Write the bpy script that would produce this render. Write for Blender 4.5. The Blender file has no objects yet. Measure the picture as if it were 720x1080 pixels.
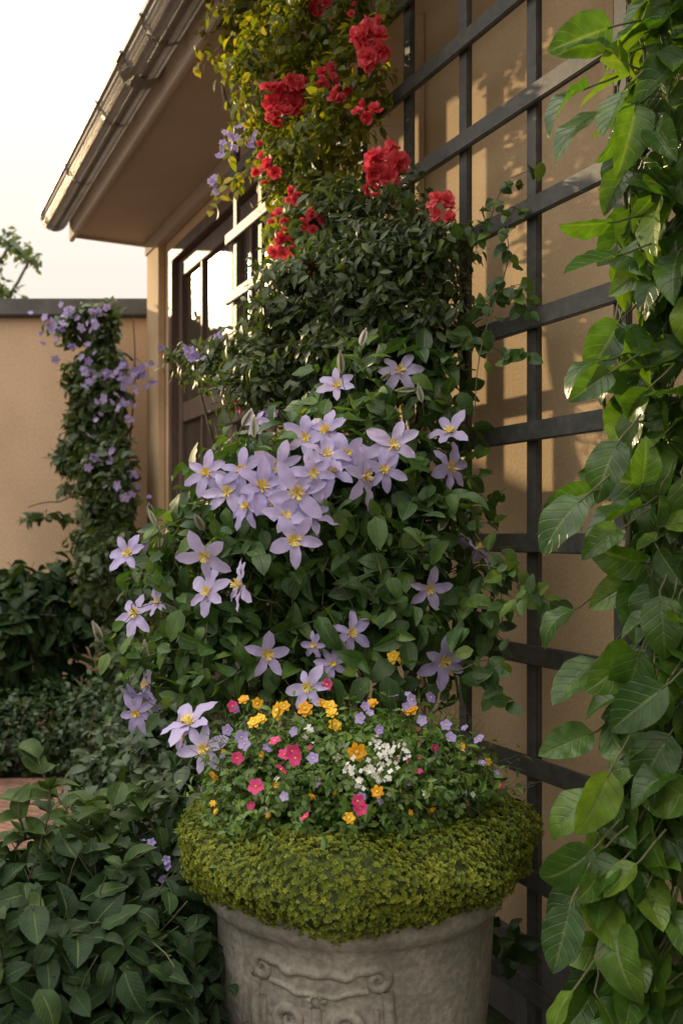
import bpy, bmesh, math, random
import numpy as np
from mathutils import Vector, Matrix
rng=np.random.default_rng(7); random.seed(7)
scene=bpy.context.scene
CAMZ=1.5
def P(px,py,d):
    return np.array([(px-360)*d/1000.0, d, CAMZ+(565-py)*d/1000.0])
D=np.array([-0.44,0.898,0.0]); D/=np.linalg.norm(D)
N=np.array([-D[1],D[0],0.0])      # outward from the house wall
A=np.array([0.512,2.56,0.0])      # foot of a trellis upright
W0=A-N*0.2
def out(p): return (p-A)@N
# ---------------------------------------------------------------- materials
def nmat(name):
    m=bpy.data.materials.new(name); m.use_nodes=True
    nt=m.node_tree; nt.nodes.clear()
    o=nt.nodes.new('ShaderNodeOutputMaterial')
    return m,nt,o
def nd(nt,t,**k):
    n=nt.nodes.new(t)
    for a,b in k.items(): setattr(n,a,b)
    return n
def ramp(nt,stops):
    r=nt.nodes.new('ShaderNodeValToRGB'); e=r.color_ramp.elements
    while len(e)<len(stops): e.new(0.5)
    for i,(p,c) in enumerate(stops):
        e[i].position=p; e[i].color=(*c,1)
    return r
def mixc(nt,fac,a,b,mode='MIX'):
    m=nt.nodes.new('ShaderNodeMix'); m.data_type='RGBA'; m.blend_type=mode
    L=nt.links
    for i,x in ((0,fac),(6,a),(7,b)):
        if isinstance(x,(int,float)): m.inputs[i].default_value=x
        elif isinstance(x,tuple): m.inputs[i].default_value=(*x,1)
        else: L.new(x,m.inputs[i])
    return m.outputs[2]
def math_(nt,op,a,b=0.0,c=0.0):
    m=nt.nodes.new('ShaderNodeMath'); m.operation=op
    for i,x in enumerate((a,b,c)):
        if isinstance(x,(int,float)): m.inputs[i].default_value=x
        else: nt.links.new(x,m.inputs[i])
    return m.outputs[0]
def leafmat(name,c0,c1,c2,rough=0.45,trans=0.3,rib=(0.16,0.22,0.08),ribamt=0.45,veins=9,tcol=None,spec=0.5,plain=False):
    m,nt,o=nmat(name); L=nt.links
    at=nd(nt,'ShaderNodeAttribute',attribute_name='luv')
    s=nd(nt,'ShaderNodeSeparateXYZ'); L.new(at.outputs['Vector'],s.inputs[0])
    r=ramp(nt,[(0,c0),(0.55,c1),(1,c2)]); L.new(s.outputs[2],r.inputs[0]); col=r.outputs[0]
    p=nd(nt,'ShaderNodeBsdfPrincipled')
    if not plain:
        au=math_(nt,'ABSOLUTE',s.outputs[0])
        mid=math_(nt,'SUBTRACT',1.0,math_(nt,'MULTIPLY',au,9.0)); mid=math_(nt,'MAXIMUM',mid,0.0)
        col=mixc(nt,math_(nt,'MULTIPLY',mid,ribamt),col,rib)
        ph=math_(nt,'MULTIPLY',math_(nt,'SUBTRACT',s.outputs[1],math_(nt,'MULTIPLY',au,0.28)),veins*6.283)
        v=math_(nt,'COSINE',ph); v=math_(nt,'POWER',math_(nt,'MAXIMUM',v,0.0),14.0)
        col=mixc(nt,math_(nt,'MULTIPLY',v,ribamt*0.35),col,rib)
        tc=nd(nt,'ShaderNodeTexCoord'); no=nd(nt,'ShaderNodeTexNoise'); no.inputs['Scale'].default_value=35; no.inputs['Detail'].default_value=2
        L.new(tc.outputs['Object'],no.inputs['Vector'])
        nr=ramp(nt,[(0.3,(0.68,0.70,0.68)),(0.7,(1.25,1.2,1.1))]); L.new(no.outputs['Fac'],nr.inputs[0])
        col=mixc(nt,1.0,col,nr.outputs[0],'MULTIPLY')
        b=nd(nt,'ShaderNodeBump'); b.inputs['Strength'].default_value=0.45; b.inputs['Distance'].default_value=0.003
        hh=math_(nt,'ADD',math_(nt,'MULTIPLY',v,-0.6),math_(nt,'MULTIPLY',mid,-1.2)); hh=math_(nt,'ADD',hh,no.outputs['Fac'])
        L.new(hh,b.inputs['Height']); L.new(b.outputs[0],p.inputs['Normal'])
    L.new(col,p.inputs['Base Color']); p.inputs['Roughness'].default_value=rough
    p.inputs['Specular IOR Level'].default_value=spec
    t=nd(nt,'ShaderNodeBsdfTranslucent')
    tc_=mixc(nt,1.0,col,tcol if tcol else (2.2,2.0,0.8),'MULTIPLY'); L.new(tc_,t.inputs[0])
    mx=nd(nt,'ShaderNodeMixShader'); mx.inputs[0].default_value=trans
    L.new(p.outputs[0],mx.inputs[1]); L.new(t.outputs[0],mx.inputs[2]); L.new(mx.outputs[0],o.inputs[0])
    return m
def petalmat(name,c0,c1,bar,baramt=0.5,trans=0.35,rough=0.55,base=None):
    m,nt,o=nmat(name); L=nt.links
    at=nd(nt,'ShaderNodeAttribute',attribute_name='luv')
    s=nd(nt,'ShaderNodeSeparateXYZ'); L.new(at.outputs['Vector'],s.inputs[0])
    r=ramp(nt,[(0,c0),(1,c1)]); L.new(s.outputs[2],r.inputs[0])
    au=math_(nt,'ABSOLUTE',s.outputs[0])
    mid=math_(nt,'MAXIMUM',math_(nt,'SUBTRACT',1.0,math_(nt,'MULTIPLY',au,2.8)),0.0)
    col=mixc(nt,math_(nt,'MULTIPLY',mid,baramt),r.outputs[0],bar)
    st=math_(nt,'POWER',math_(nt,'ABSOLUTE',math_(nt,'SINE',math_(nt,'MULTIPLY',s.outputs[0],11.0))),3.0)
    col=mixc(nt,math_(nt,'MULTIPLY',st,0.25),col,bar)
    p=nd(nt,'ShaderNodeBsdfPrincipled'); L.new(col,p.inputs['Base Color']); p.inputs['Roughness'].default_value=rough
    t=nd(nt,'ShaderNodeBsdfTranslucent'); L.new(col,t.inputs[0])
    mx=nd(nt,'ShaderNodeMixShader'); mx.inputs[0].default_value=trans
    L.new(p.outputs[0],mx.inputs[1]); L.new(t.outputs[0],mx.inputs[2]); L.new(mx.outputs[0],o.inputs[0])
    return m
def surfmat(name,stops,scale=3,detail=5,rough=0.85,bump=0.3,bscale=60,bdist=0.01,fine=None,stretch=(1,1,1),metal=0.0,stain=None):
    m,nt,o=nmat(name); L=nt.links
    tc=nd(nt,'ShaderNodeTexCoord'); mp=nd(nt,'ShaderNodeMapping'); mp.inputs['Scale'].default_value=stretch
    L.new(tc.outputs['Object'],mp.inputs[0])
    n1=nd(nt,'ShaderNodeTexNoise'); n1.inputs['Scale'].default_value=scale; n1.inputs['Detail'].default_value=detail; n1.inputs['Roughness'].default_value=0.65
    L.new(mp.outputs[0],n1.inputs['Vector'])
    r=ramp(nt,stops); L.new(n1.outputs['Fac'],r.inputs[0]); col=r.outputs[0]
    n2=nd(nt,'ShaderNodeTexNoise'); n2.inputs['Scale'].default_value=bscale; n2.inputs['Detail'].default_value=4
    L.new(mp.outputs[0],n2.inputs['Vector'])
    if fine:
        r2=ramp(nt,[(0.35,(1-fine,)*3),(0.65,(1+fine,)*3)]); L.new(n2.outputs['Fac'],r2.inputs[0])
        col=mixc(nt,1.0,col,r2.outputs[0],'MULTIPLY')
    if stain:
        n3=nd(nt,'ShaderNodeTexNoise'); n3.inputs['Scale'].default_value=stain[1]; n3.inputs['Detail'].default_value=5
        mp3=nd(nt,'ShaderNodeMapping'); mp3.inputs['Scale'].default_value=(1,1,0.25); L.new(tc.outputs['Object'],mp3.inputs[0]); L.new(mp3.outputs[0],n3.inputs['Vector'])
        r3=ramp(nt,[(0.5,(0,0,0)),(0.72,(1,1,1))]); L.new(n3.outputs['Fac'],r3.inputs[0])
        col=mixc(nt,math_(nt,'MULTIPLY',r3.outputs[0],stain[2]),col,stain[0])
    p=nd(nt,'ShaderNodeBsdfPrincipled'); L.new(col,p.inputs['Base Color']); p.inputs['Roughness'].default_value=rough; p.inputs['Metallic'].default_value=metal
    b=nd(nt,'ShaderNodeBump'); b.inputs['Strength'].default_value=bump; b.inputs['Distance'].default_value=bdist
    L.new(n2.outputs['Fac'],b.inputs['Height']); L.new(b.outputs[0],p.inputs['Normal'])
    L.new(p.outputs[0],o.inputs[0]); return m

M={}
M['stucco']=surfmat('house_stucco',[(0.3,(0.52,0.37,0.21)),(0.7,(0.65,0.48,0.29))],scale=1.6,bump=0.35,bscale=90,bdist=0.004,fine=0.06,stain=((0.28,0.20,0.12),1.3,0.45))
M['gstucco']=surfmat('garden_wall_stucco',[(0.3,(0.54,0.37,0.23)),(0.7,(0.65,0.46,0.30))],scale=0.9,bump=0.4,bscale=50,bdist=0.006,fine=0.07,stain=((0.34,0.24,0.15),0.8,0.5))
M['coping']=surfmat('coping_slate',[(0.3,(0.07,0.07,0.07)),(0.7,(0.12,0.115,0.105))],scale=5,bump=0.3)
M['soffit']=surfmat('soffit_paint',[(0.3,(0.48,0.40,0.32)),(0.7,(0.54,0.45,0.36))],scale=2,bump=0.08,fine=0.03)
M['gutter']=surfmat('gutter_metal',[(0.3,(0.38,0.36,0.33)),(0.7,(0.48,0.45,0.42))],scale=6,rough=0.42,bump=0.05,metal=0.15,fine=0.08)
M['roof']=surfmat('roof_tile',[(0.3,(0.18,0.09,0.06)),(0.7,(0.28,0.14,0.09))],scale=7,bump=0.3)
M['wood']=surfmat('brown_wood',[(0.3,(0.08,0.052,0.04)),(0.7,(0.15,0.10,0.075))],scale=6,rough=0.5,bump=0.2,stretch=(6,6,0.6),fine=0.1)
M['trellis']=surfmat('trellis_paint',[(0.3,(0.030,0.032,0.030)),(0.7,(0.075,0.074,0.064))],scale=7,rough=0.55,bump=0.35,bscale=40,bdist=0.003,fine=0.2)
M['stone']=surfmat('weathered_stone',[(0.25,(0.18,0.17,0.14)),(0.5,(0.31,0.29,0.245)),(0.75,(0.43,0.40,0.34))],scale=6,bump=0.7,bscale=70,bdist=0.004,fine=0.22,stain=((0.10,0.10,0.07),4,0.65))
M['soil']=surfmat('soil',[(0.3,(0.025,0.018,0.012)),(0.7,(0.06,0.043,0.03))],scale=6,bump=0.9,bscale=25,bdist=0.03,fine=0.3)
M['bark']=surfmat('bark',[(0.3,(0.05,0.037,0.027)),(0.7,(0.12,0.09,0.065))],scale=20,bump=0.6,bscale=60)
M['stem']=surfmat('green_stem',[(0.3,(0.06,0.08,0.03)),(0.7,(0.12,0.11,0.05))],scale=30,bump=0.2)
M['mossbase']=surfmat('moss_base',[(0.3,(0.03,0.05,0.012)),(0.7,(0.07,0.10,0.025))],scale=30,bump=0.8,bscale=80)
# glass
m,nt,o=nmat('window_glass'); p=nd(nt,'ShaderNodeBsdfPrincipled'); p.inputs['Base Color'].default_value=(0.07,0.055,0.04,1); p.inputs['Roughness'].default_value=0.2; p.inputs['IOR'].default_value=1.6
nt.links.new(p.outputs[0],o.inputs[0]); M['glass']=m
# brick paving
m,nt,o=nmat('brick_paving'); L=nt.links; p=nd(nt,'ShaderNodeBsdfPrincipled'); p.inputs['Roughness'].default_value=0.85
tc=nd(nt,'ShaderNodeTexCoord'); br=nd(nt,'ShaderNodeTexBrick'); br.inputs['Scale'].default_value=4.5
br.inputs['Color1'].default_value=(0.36,0.18,0.12,1); br.inputs['Color2'].default_value=(0.24,0.12,0.08,1); br.inputs['Mortar'].default_value=(0.12,0.10,0.08,1); br.inputs['Mortar Size'].default_value=0.025
mp=nd(nt,'ShaderNodeMapping'); mp.inputs['Rotation'].default_value=(0,0,0.45); L.new(tc.outputs['Object'],mp.inputs[0]); L.new(mp.outputs[0],br.inputs['Vector'])
no=nd(nt,'ShaderNodeTexNoise'); no.inputs['Scale'].default_value=9; no.inputs['Detail'].default_value=6; L.new(tc.outputs['Object'],no.inputs['Vector'])
rr=ramp(nt,[(0.3,(0.5,0.5,0.5)),(0.7,(1.2,1.15,1.1))]); L.new(no.outputs['Fac'],rr.inputs[0])
L.new(mixc(nt,1.0,br.outputs['Color'],rr.outputs[0],'MULTIPLY'),p.inputs['Base Color'])
b=nd(nt,'ShaderNodeBump'); b.inputs['Strength'].default_value=0.6; b.inputs['Distance'].default_value=0.01; b.invert=True; L.new(br.outputs['Fac'],b.inputs['Height']); L.new(b.outputs[0],p.inputs['Normal']); L.new(p.outputs[0],o.inputs[0]); M['brick']=m

M['clem_leaf']=leafmat('clematis_leaf',(0.025,0.065,0.018),(0.05,0.12,0.028),(0.14,0.23,0.04),rough=0.45,trans=0.30)
M['vine_leaf']=leafmat('glossy_vine_leaf',(0.03,0.08,0.018),(0.06,0.135,0.022),(0.16,0.26,0.03),rough=0.30,trans=0.36,ribamt=0.6,veins=6,tcol=(2.6,2.5,.6))
M['rose_leaf']=leafmat('rose_leaf',(0.05,0.09,0.02),(0.12,0.16,0.025),(0.26,0.25,0.03),rough=0.5,trans=0.5,tcol=(2.6,2.2,0.4),plain=True)
M['jas_leaf']=leafmat('jasmine_leaf',(0.028,0.05,0.018),(0.05,0.085,0.026),(0.11,0.145,0.04),rough=0.48,trans=0.28,plain=True)
M['wall_leaf']=leafmat('wall_creeper_leaf',(0.03,0.06,0.02),(0.055,0.095,0.028),(0.12,0.15,0.038),trans=0.25,plain=True)
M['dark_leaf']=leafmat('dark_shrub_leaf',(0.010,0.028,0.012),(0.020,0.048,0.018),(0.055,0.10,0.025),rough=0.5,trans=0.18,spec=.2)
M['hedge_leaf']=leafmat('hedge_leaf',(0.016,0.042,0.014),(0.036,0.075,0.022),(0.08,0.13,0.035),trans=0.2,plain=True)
M['clover_leaf']=leafmat('clover_leaf',(0.05,0.12,0.02),(0.095,0.18,0.03),(0.18,0.28,0.045),trans=0.3,plain=True)
M['moss_leaf']=leafmat('moss_leaf',(0.07,0.10,0.014),(0.19,0.235,0.025),(0.36,0.38,0.045),rough=0.7,trans=0.28,plain=True)
M['clem_petal']=petalmat('clematis_petal',(0.37,0.33,0.62),(0.57,0.51,0.78),(0.60,0.45,0.72),0.45,0.3)
M['stamen']=petalmat('stamen',(0.75,0.55,0.08),(0.85,0.7,0.2),(0.8,0.6,0.1),0.2,0.1)
M['red_petal']=petalmat('red_petal',(0.72,0.05,0.08),(0.88,0.16,0.19),(0.8,0.08,0.12),0.2,0.4)
M['yellow_petal']=petalmat('yellow_petal',(0.85,0.42,0.01),(0.9,0.62,0.03),(0.85,0.35,0.01),0.3,0.25)
M['white_petal']=petalmat('white_petal',(0.75,0.75,0.68),(0.82,0.82,0.78),(0.7,0.72,0.6),0.3,0.25)
M['purple_petal']=petalmat('purple_petal',(0.32,0.25,0.58),(0.50,0.42,0.72),(0.35,0.25,0.65),0.3,0.3)
M['pink_petal']=petalmat('magenta_petal',(0.6,0.03,0.16),(0.75,0.08,0.3),(0.55,0.02,0.12),0.3,0.25)
M['bud']=petalmat('clematis_bud',(0.4,0.42,0.3),(0.58,0.54,0.5),(0.35,0.42,0.2),0.5,0.2)
# ---------------------------------------------------------------- geometry helpers
def nrm(a): return a/np.maximum(np.linalg.norm(a,axis=-1,keepdims=True),1e-9)
def frames(d,n):
    y=nrm(d); x=np.cross(y,n); x=nrm(x+1e-7); z=np.cross(x,y); return np.stack([x,y,z],axis=-1)
def grid(nl,nw,L,W,prof,fold=0.15,bend=0.4,heart=0.0,wave=0.0,cup=0.0,wn=3.0,w0=0.03,tipw=0.01):
    vs=np.linspace(0,1,nl+1); us=np.linspace(-1,1,nw*2+1)
    th=bend*vs; dv=1.0/nl
    y=np.concatenate([[0],np.cumsum(np.cos(th[:-1]))*dv]); z=np.concatenate([[0],-np.cumsum(np.sin(th[:-1]))*dv])
    V=[];UV=[]
    for i,v in enumerate(vs):
        w=max(prof(v),w0 if v<0.5 else tipw)*W/2
        for u in us:
            x=u*w*math.cos(fold*abs(u))
            zz=z[i]*L+abs(u)*w*math.sin(fold)+wave*L*math.sin(v*6.283*wn+ (1.3 if u>0 else 0))*abs(u)**1.5*(prof(v))+cup*L*(v*v)
            yy=y[i]*L-heart*L*abs(u)**1.2*(1-v)**5
            V.append((x,yy,zz)); UV.append((u,v))
    F=[];c=nw*2+1
    for i in range(nl):
        for j in range(nw*2):
            a=i*c+j; F.append((a,a+1,a+1+c,a+c))
    return dict(v=np.array(V),f=np.array(F),uv=np.array(UV),m=np.zeros(len(F),int))
def pf(a,b):
    mx=(a/(a+b))**a*(b/(a+b))**b
    return lambda v:(max(v,0)**a*max(1-v,0)**b)/mx
def xf(T,R=None,t=(0,0,0),s=1.0,mat=None):
    v=T['v']*s
    if R is not None: v=v@np.array(R).T
    return dict(v=v+np.array(t),f=T['f'],uv=T['uv'],m=T['m'] if mat is None else np.full(len(T['f']),mat))
def merge(Ts):
    o=0;V=[];F=[];U=[];Mi=[]
    for T in Ts:
        V.append(T['v']);F.append(T['f']+o);U.append(T['uv']);Mi.append(T['m']);o+=len(T['v'])
    return dict(v=np.concatenate(V),f=np.concatenate(F),uv=np.concatenate(U),m=np.concatenate(Mi))
def Rx(a): return np.array(Matrix.Rotation(a,3,'X'))
def Ry(a): return np.array(Matrix.Rotation(a,3,'Y'))
def Rz(a): return np.array(Matrix.Rotation(a,3,'Z'))
def ball(r,nu=8,nv=5,mat=0,sz=1.0):
    V=[];UV=[]
    for i in range(nv+1):
        t=math.pi*i/nv
        for j in range(nu):
            a=2*math.pi*j/nu; rr=max(math.sin(t),0.02)*r
            V.append((rr*math.cos(a),rr*math.sin(a),r*math.cos(t)*sz)); UV.append((0.5,0.7))
    F=[(i*nu+j,(i+1)*nu+j,(i+1)*nu+(j+1)%nu,i*nu+(j+1)%nu) for i in range(nv) for j in range(nu)]
    return dict(v=np.array(V),f=np.array(F),uv=np.array(UV),m=np.full(len(F),mat))
class Acc:
    def __init__(s): s.V=[];s.F=[];s.M=[];s.U=[];s.n=0
    def add(s,T,Pn,R,S,mat=None,rnd=None):
        n=len(Pn)
        if n==0: return
        S=np.broadcast_to(np.asarray(S,float),(n,))
        if rnd is None: rnd=rng.random(n)
        v=np.einsum('nij,kj->nki',R,T['v'])*S[:,None,None]+np.asarray(Pn)[:,None,:]
        k=len(T['v'])
        f=T['f'][None]+(np.arange(n)*k)[:,None,None]+s.n
        u=np.concatenate([np.broadcast_to(T['uv'][None],(n,k,2)),np.broadcast_to(rnd[:,None,None],(n,k,1))],axis=2)
        s.V.append(v.reshape(-1,3)); s.F.append(f.reshape(-1,4)); s.U.append(u.reshape(-1,3))
        mm=T['m'] if mat is None else np.full(len(T['f']),mat)
        s.M.append(np.tile(mm,n)); s.n+=n*k
    def tubes(s,pts,r0,r1,mat=0,sides=5):
        pts=np.asarray(pts,float)
        if pts.ndim==2: pts=pts[None]
        n,k,_=pts.shape
        if n==0: return
        t=nrm(np.gradient(pts,axis=1)); ref=np.array([0.31,0.17,0.93])
        x=nrm(np.cross(t,ref)+1e-6); y=np.cross(t,x)
        r=np.linspace(0,1,k)[None,:]*(np.asarray(r1)-np.asarray(r0))+np.asarray(r0)
        r=np.broadcast_to(r,(n,k))
        a=np.arange(sides)*2*math.pi/sides
        v=pts[:,:,None,:]+r[:,:,None,None]*(np.cos(a)[None,None,:,None]*x[:,:,None,:]+np.sin(a)[None,None,:,None]*y[:,:,None,:])
        i=np.arange(k-1)[:,None]; j=np.arange(sides)[None]; j2=(j+1)%sides
        f=np.stack([i*sides+j,i*sides+j2,(i+1)*sides+j2,(i+1)*sides+j],axis=-1).reshape(-1,4)
        f=f[None]+(np.arange(n)*k*sides)[:,None,None]+s.n
        s.V.append(v.reshape(-1,3)); s.F.append(f.reshape(-1,4)); s.U.append(np.full((n*k*sides,3),0.5)); s.M.append(np.full(n*(k-1)*sides,mat)); s.n+=n*k*sides
    def finish(s,name,mats,parent=None):
        V=np.concatenate(s.V).astype(np.float32);F=np.concatenate(s.F).astype(np.int32);Mi=np.concatenate(s.M).astype(np.int32);U=np.concatenate(s.U).astype(np.float32)
        me=bpy.data.meshes.new(name); me.vertices.add(len(V)); me.vertices.foreach_set('co',V.ravel())
        me.loops.add(F.size); me.loops.foreach_set('vertex_index',F.ravel())
        me.polygons.add(len(F)); me.polygons.foreach_set('loop_start',np.arange(0,F.size,4,dtype=np.int32))
        me.polygons.foreach_set('material_index',Mi); me.polygons.foreach_set('use_smooth',np.ones(len(F),bool))
        at=me.attributes.new('luv','FLOAT_VECTOR','POINT'); at.data.foreach_set('vector',U.ravel())
        me.update(calc_edges=True)
        for mm in mats: me.materials.append(M[mm])
        ob=bpy.data.objects.new(name,me); scene.collection.objects.link(ob)
        if parent: ob.parent=parent
        print(name,len(F)); return ob
def empty(name,loc=(0,0,0),rot=0):
    e=bpy.data.objects.new(name,None); scene.collection.objects.link(e); e.location=loc; e.rotation_euler=(0,0,rot); return e
def boxes(name,bl,mat,parent=None,bevel=0.0,loc=None):
    bm=bmesh.new()
    for (x0,x1,y0,y1,z0,z1) in bl:
        r=bmesh.ops.create_cube(bm,size=1.0)
        for v in r['verts']: v.co=Vector(((x0+x1)/2+v.co.x*(x1-x0),(y0+y1)/2+v.co.y*(y1-y0),(z0+z1)/2+v.co.z*(z1-z0)))
    if bevel>0: bmesh.ops.bevel(bm,geom=bm.edges[:]+bm.verts[:],offset=bevel,segments=2,affect='EDGES',clamp_overlap=True)
    me=bpy.data.meshes.new(name); bm.to_mesh(me); bm.free(); me.materials.append(M[mat])
    ob=bpy.data.objects.new(name,me); scene.collection.objects.link(ob)
    if parent: ob.parent=parent
    return ob
def randdir(n):
    return nrm(rng.normal(size=(n,3)))
def pickblobs(blobs,n):
    B=np.array([list(b[0])+list(b[1]) for b in blobs]); w=B[:,3]*B[:,4]+B[:,4]*B[:,5]+B[:,3]*B[:,5]; w/=w.sum()
    idx=rng.choice(len(B),n,p=w); return B[idx,:3],B[idx,3:]
def bdist(p,blobs):
    d=np.full(len(p),9.0)
    for c,r in blobs: d=np.minimum(d,np.linalg.norm((p-c)/np.array(r),axis=1))
    return d
def clearof(p,fl,depth=.3):
    """leaves do not grow over the open faces of flowers: fl rows = x,y,z,radius"""
    ok=np.ones(len(p),bool)
    for x,y,z,r in fl:
        dv=p-np.array([x,y,z]); ax=nrm(np.array([-x*.8,-y*.8,(CAMZ-z)*.8])); t=np.clip(dv@ax,-.02,depth); 
        ok&=np.linalg.norm(dv-t[:,None]*ax,axis=1)>r
    return ok
def grow(acc,Ts,blobs,n,k,step,size,droop=0.12,stem=None,sr=0.0015,keep=None,rin=(0.2,0.8),bias=(-0.2,-0.5,0.25),jit=0.35,pair=2,up=0.5,mat=0,down=0.4,rshift=0.0,lim=(.85,1.2),fl=None,fm=1.0):
    C,R=pickblobs(blobs,n); d=nrm(randdir(n)+np.array(bias)*0.8)
    p=C+R*d*rng.uniform(rin[0],rin[1],n)[:,None]
    h=nrm(d+0.6*randdir(n)+np.array([0,0,0.25])); pts=[p]; outd=d
    LP=[];LD=[];LN=[]
    for i in range(k):
        h=nrm(h+jit*randdir(n)*0.5-np.array([0,0,droop])); p=p+h*step*rng.uniform(0.7,1.3,n)[:,None]; pts.append(p)
        side=nrm(np.cross(h,randdir(n)))
        for s_ in range(pair):
            sg=1 if s_==0 else -1
            LP.append(p+0.3*size*randdir(n)*0.5); LD.append(nrm(side*sg*0.8+h*0.5-np.array([0,0,down])+0.3*randdir(n))); LN.append(nrm(outd*0.6+np.array([0,0,up])+0.55*randdir(n)))
    LP=np.concatenate(LP);LD=np.concatenate(LD);LN=np.concatenate(LN)
    bd=bdist(LP+LD*size*.4,blobs)
    m_=(out(LP)>0.03)&(bd<rng.uniform(lim[0],lim[1],len(LP)))&(bd>.45)
    if keep is not None: m_&=keep(LP)
    if fl is not None: m_&=clearof(LP+LD*size*.4,fl)
    LP,LD,LN=LP[m_],LD[m_],LN[m_]
    t=rng.integers(0,len(Ts),len(LP))
    # shoots differ in age: clump-wise light and dark foliage
    cl_=.5+.5*np.sin(LP[:,0]*19+1.3)*np.sin(LP[:,2]*17+LP[:,1]*11)
    rnd=np.clip(.8*rng.beta(1.6,2.3,len(LP))+.28*cl_+rshift,0,1)
    for i,T in enumerate(Ts):
        q=t==i; acc.add(T,LP[q],frames(LD[q],LN[q]),size*rng.uniform(0.55,1.25,q.sum()),mat=mat,rnd=rnd[q])
    if stem is not None:
        pp=np.stack(pts,1); fp_=pp.reshape(-1,3); okk=(out(fp_)>0.02)&(bdist(fp_,blobs)<lim[1])
        if fl is not None: okk&=clearof(fp_,fl)
        ok=okk.reshape(n,-1).all(1)
        acc.tubes(pp[ok],sr,sr*0.6,mat=stem,sides=4)
def curve(a,b,sag=0.0,n=14,w=0.03):
    a=np.array(a);b=np.array(b);t=np.linspace(0,1,n)[:,None]
    p=a*(1-t)+b*t; p[:,2]+=sag*np.sin(t[:,0]*math.pi)
    ph=rng.random(3)*6; p+=w*np.sin(t*np.array([7,9,6])+ph)*np.sin(t*math.pi); return p
small=[grid(3,1,1,0.55,pf(.7,.8),fold=.25,bend=b_) for b_ in (.1,.6,1.0)]
narrow=[grid(3,1,1,0.40,pf(.8,.9),fold=.25,bend=b_) for b_ in (.1,.6,1.0)]
ovate=[grid(6,2,1,0.64,pf(.5,.85),fold=f_,bend=b_,heart=.06,wave=.03) for f_,b_ in ((.2,.3),(.45,.8),(.1,1.2),(.3,-.2),(.6,.5))]
heart=[grid(12,4,1,0.70,pf(.42,.80),fold=f_,bend=b_,heart=.1,wave=w_,wn=n_) for f_,b_,w_,n_ in ((.3,.5,.025,2.5),(.5,1.1,.03,3),(.15,.9,.035,2),(.35,.1,.02,3.5),(.6,.6,.035,2.2),(.2,1.5,.03,2.7))]
# ---------------------------------------------------------------- ground
boxm=boxes('ground',[(-150,150,-150,150,-0.3,0.0)],'soil')
boxes('brick_path',[(-7,-0.95,3.3,5.75,0.004,0.03)],'brick',bevel=0.004)
# ---------------------------------------------------------------- house
hrot=math.atan2(D[1],D[0])
house=empty('stucco_house',W0,hrot)
EZ=3.60; S1=4.62
o0,o1,zt,zb=2.3,4.2,3.42,0.12
boxes('walls',[(-5,o0,-0.3,0,0,EZ+.1),(o1,S1,-0.3,0,0,EZ+.1),(o0,o1,-0.3,0,zt,EZ+.1),(o0,o1,-0.3,0,0,zb)],'stucco',house)
boxes('end_wall',[(S1-.3,S1,-4.5,-0.3,0,EZ+.1)],'stucco',house)
boxes('back_wall',[(-5,S1-.3,-4.5,-4.2,0,EZ+.1)],'stucco',house)
boxes('plinth',[(-5,o0-.02,0.002,0.03,0,0.28)],'coping',house,0.004)
boxes('wall_mouldings',[(0.88,0.93,0.002,0.02,0.4,3.4),(-0.12,-0.07,0.002,0.02,0.4,3.4),(-1.1,-1.05,0.002,0.02,0.4,3.4)],'stucco',house,0.004)
boxes('corner_pilaster',[(4.32,S1+.012,0.002,0.05,0,EZ-.06)],'stucco',house,0.006)
OV=0.58
boxes('soffit',[(-5,S1+.05,-0.3,OV-.03,EZ,EZ+.03)],'soffit',house)
boxes('frieze',[(-5,S1+.03,0.004,0.06,EZ-.1,EZ-.002)],'soffit',house,0.006)
boxes('fascia',[(-5,S1+.08,OV-.03,OV,EZ-.05,EZ+.17)],'soffit',house,0.005)
boxes('barge_board',[(S1+.05,S1+.08,-4.6,OV-.03,EZ-.02,EZ+.17)],'soffit',house,0.005)
# gutter (half round trough with lip, brackets and joints)
def sweep(name,prof,x0,x1,mat,parent,n=2):
    bm=bmesh.new(); rows=[]
    for i in range(n):
        x=x0+(x1-x0)*i/(n-1); rows.append([bm.verts.new((x,a,b_)) for a,b_ in prof])
    for i in range(n-1):
        for j in range(len(prof)-1): bm.faces.new((rows[i][j],rows[i][j+1],rows[i+1][j+1],rows[i+1][j]))
    bmesh.ops.solidify(bm,geom=bm.faces[:],thickness=0.003)
    for f in bm.faces: f.smooth=True
    me=bpy.data.meshes.new(name); bm.to_mesh(me); bm.free(); me.materials.append(M[mat]); ob=bpy.data.objects.new(name,me); scene.collection.objects.link(ob); ob.parent=parent; return ob
gr=.092; gc=(OV+gr+.006,EZ+.105)
def gprof(r): 
    pr=[(gc[0]-r*math.cos(a),gc[1]-r*math.sin(a)) for a in np.linspace(0,math.pi,15)]
    lip=[(gc[0]+r+.008+.008*math.cos(a),gc[1]+.0+.008*math.sin(a)) for a in np.linspace(math.pi,-1.0,8)]
    return pr+lip
sweep('gutter_trough',gprof(gr),-5,S1+.10,'gutter',house)
for i,x in enumerate(np.arange(-4.4,4.7,0.9)):
    sweep('gutter_bracket_%d'%i,gprof(gr+.005),x,x+.03,'gutter',house)
sweep('gutter_joint',gprof(gr+.007),2.25,2.37,'gutter',house)
bm=bmesh.new(); vs=[bm.verts.new((S1+.10,a,b_)) for a,b_ in gprof(gr)[:15]]; bm.faces.new(vs); me=bpy.data.meshes.new('gutter_end_cap'); bm.to_mesh(me); bm.free(); me.materials.append(M['gutter']); ob=bpy.data.objects.new('gutter_end_cap',me); scene.collection.objects.link(ob); ob.parent=house
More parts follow.
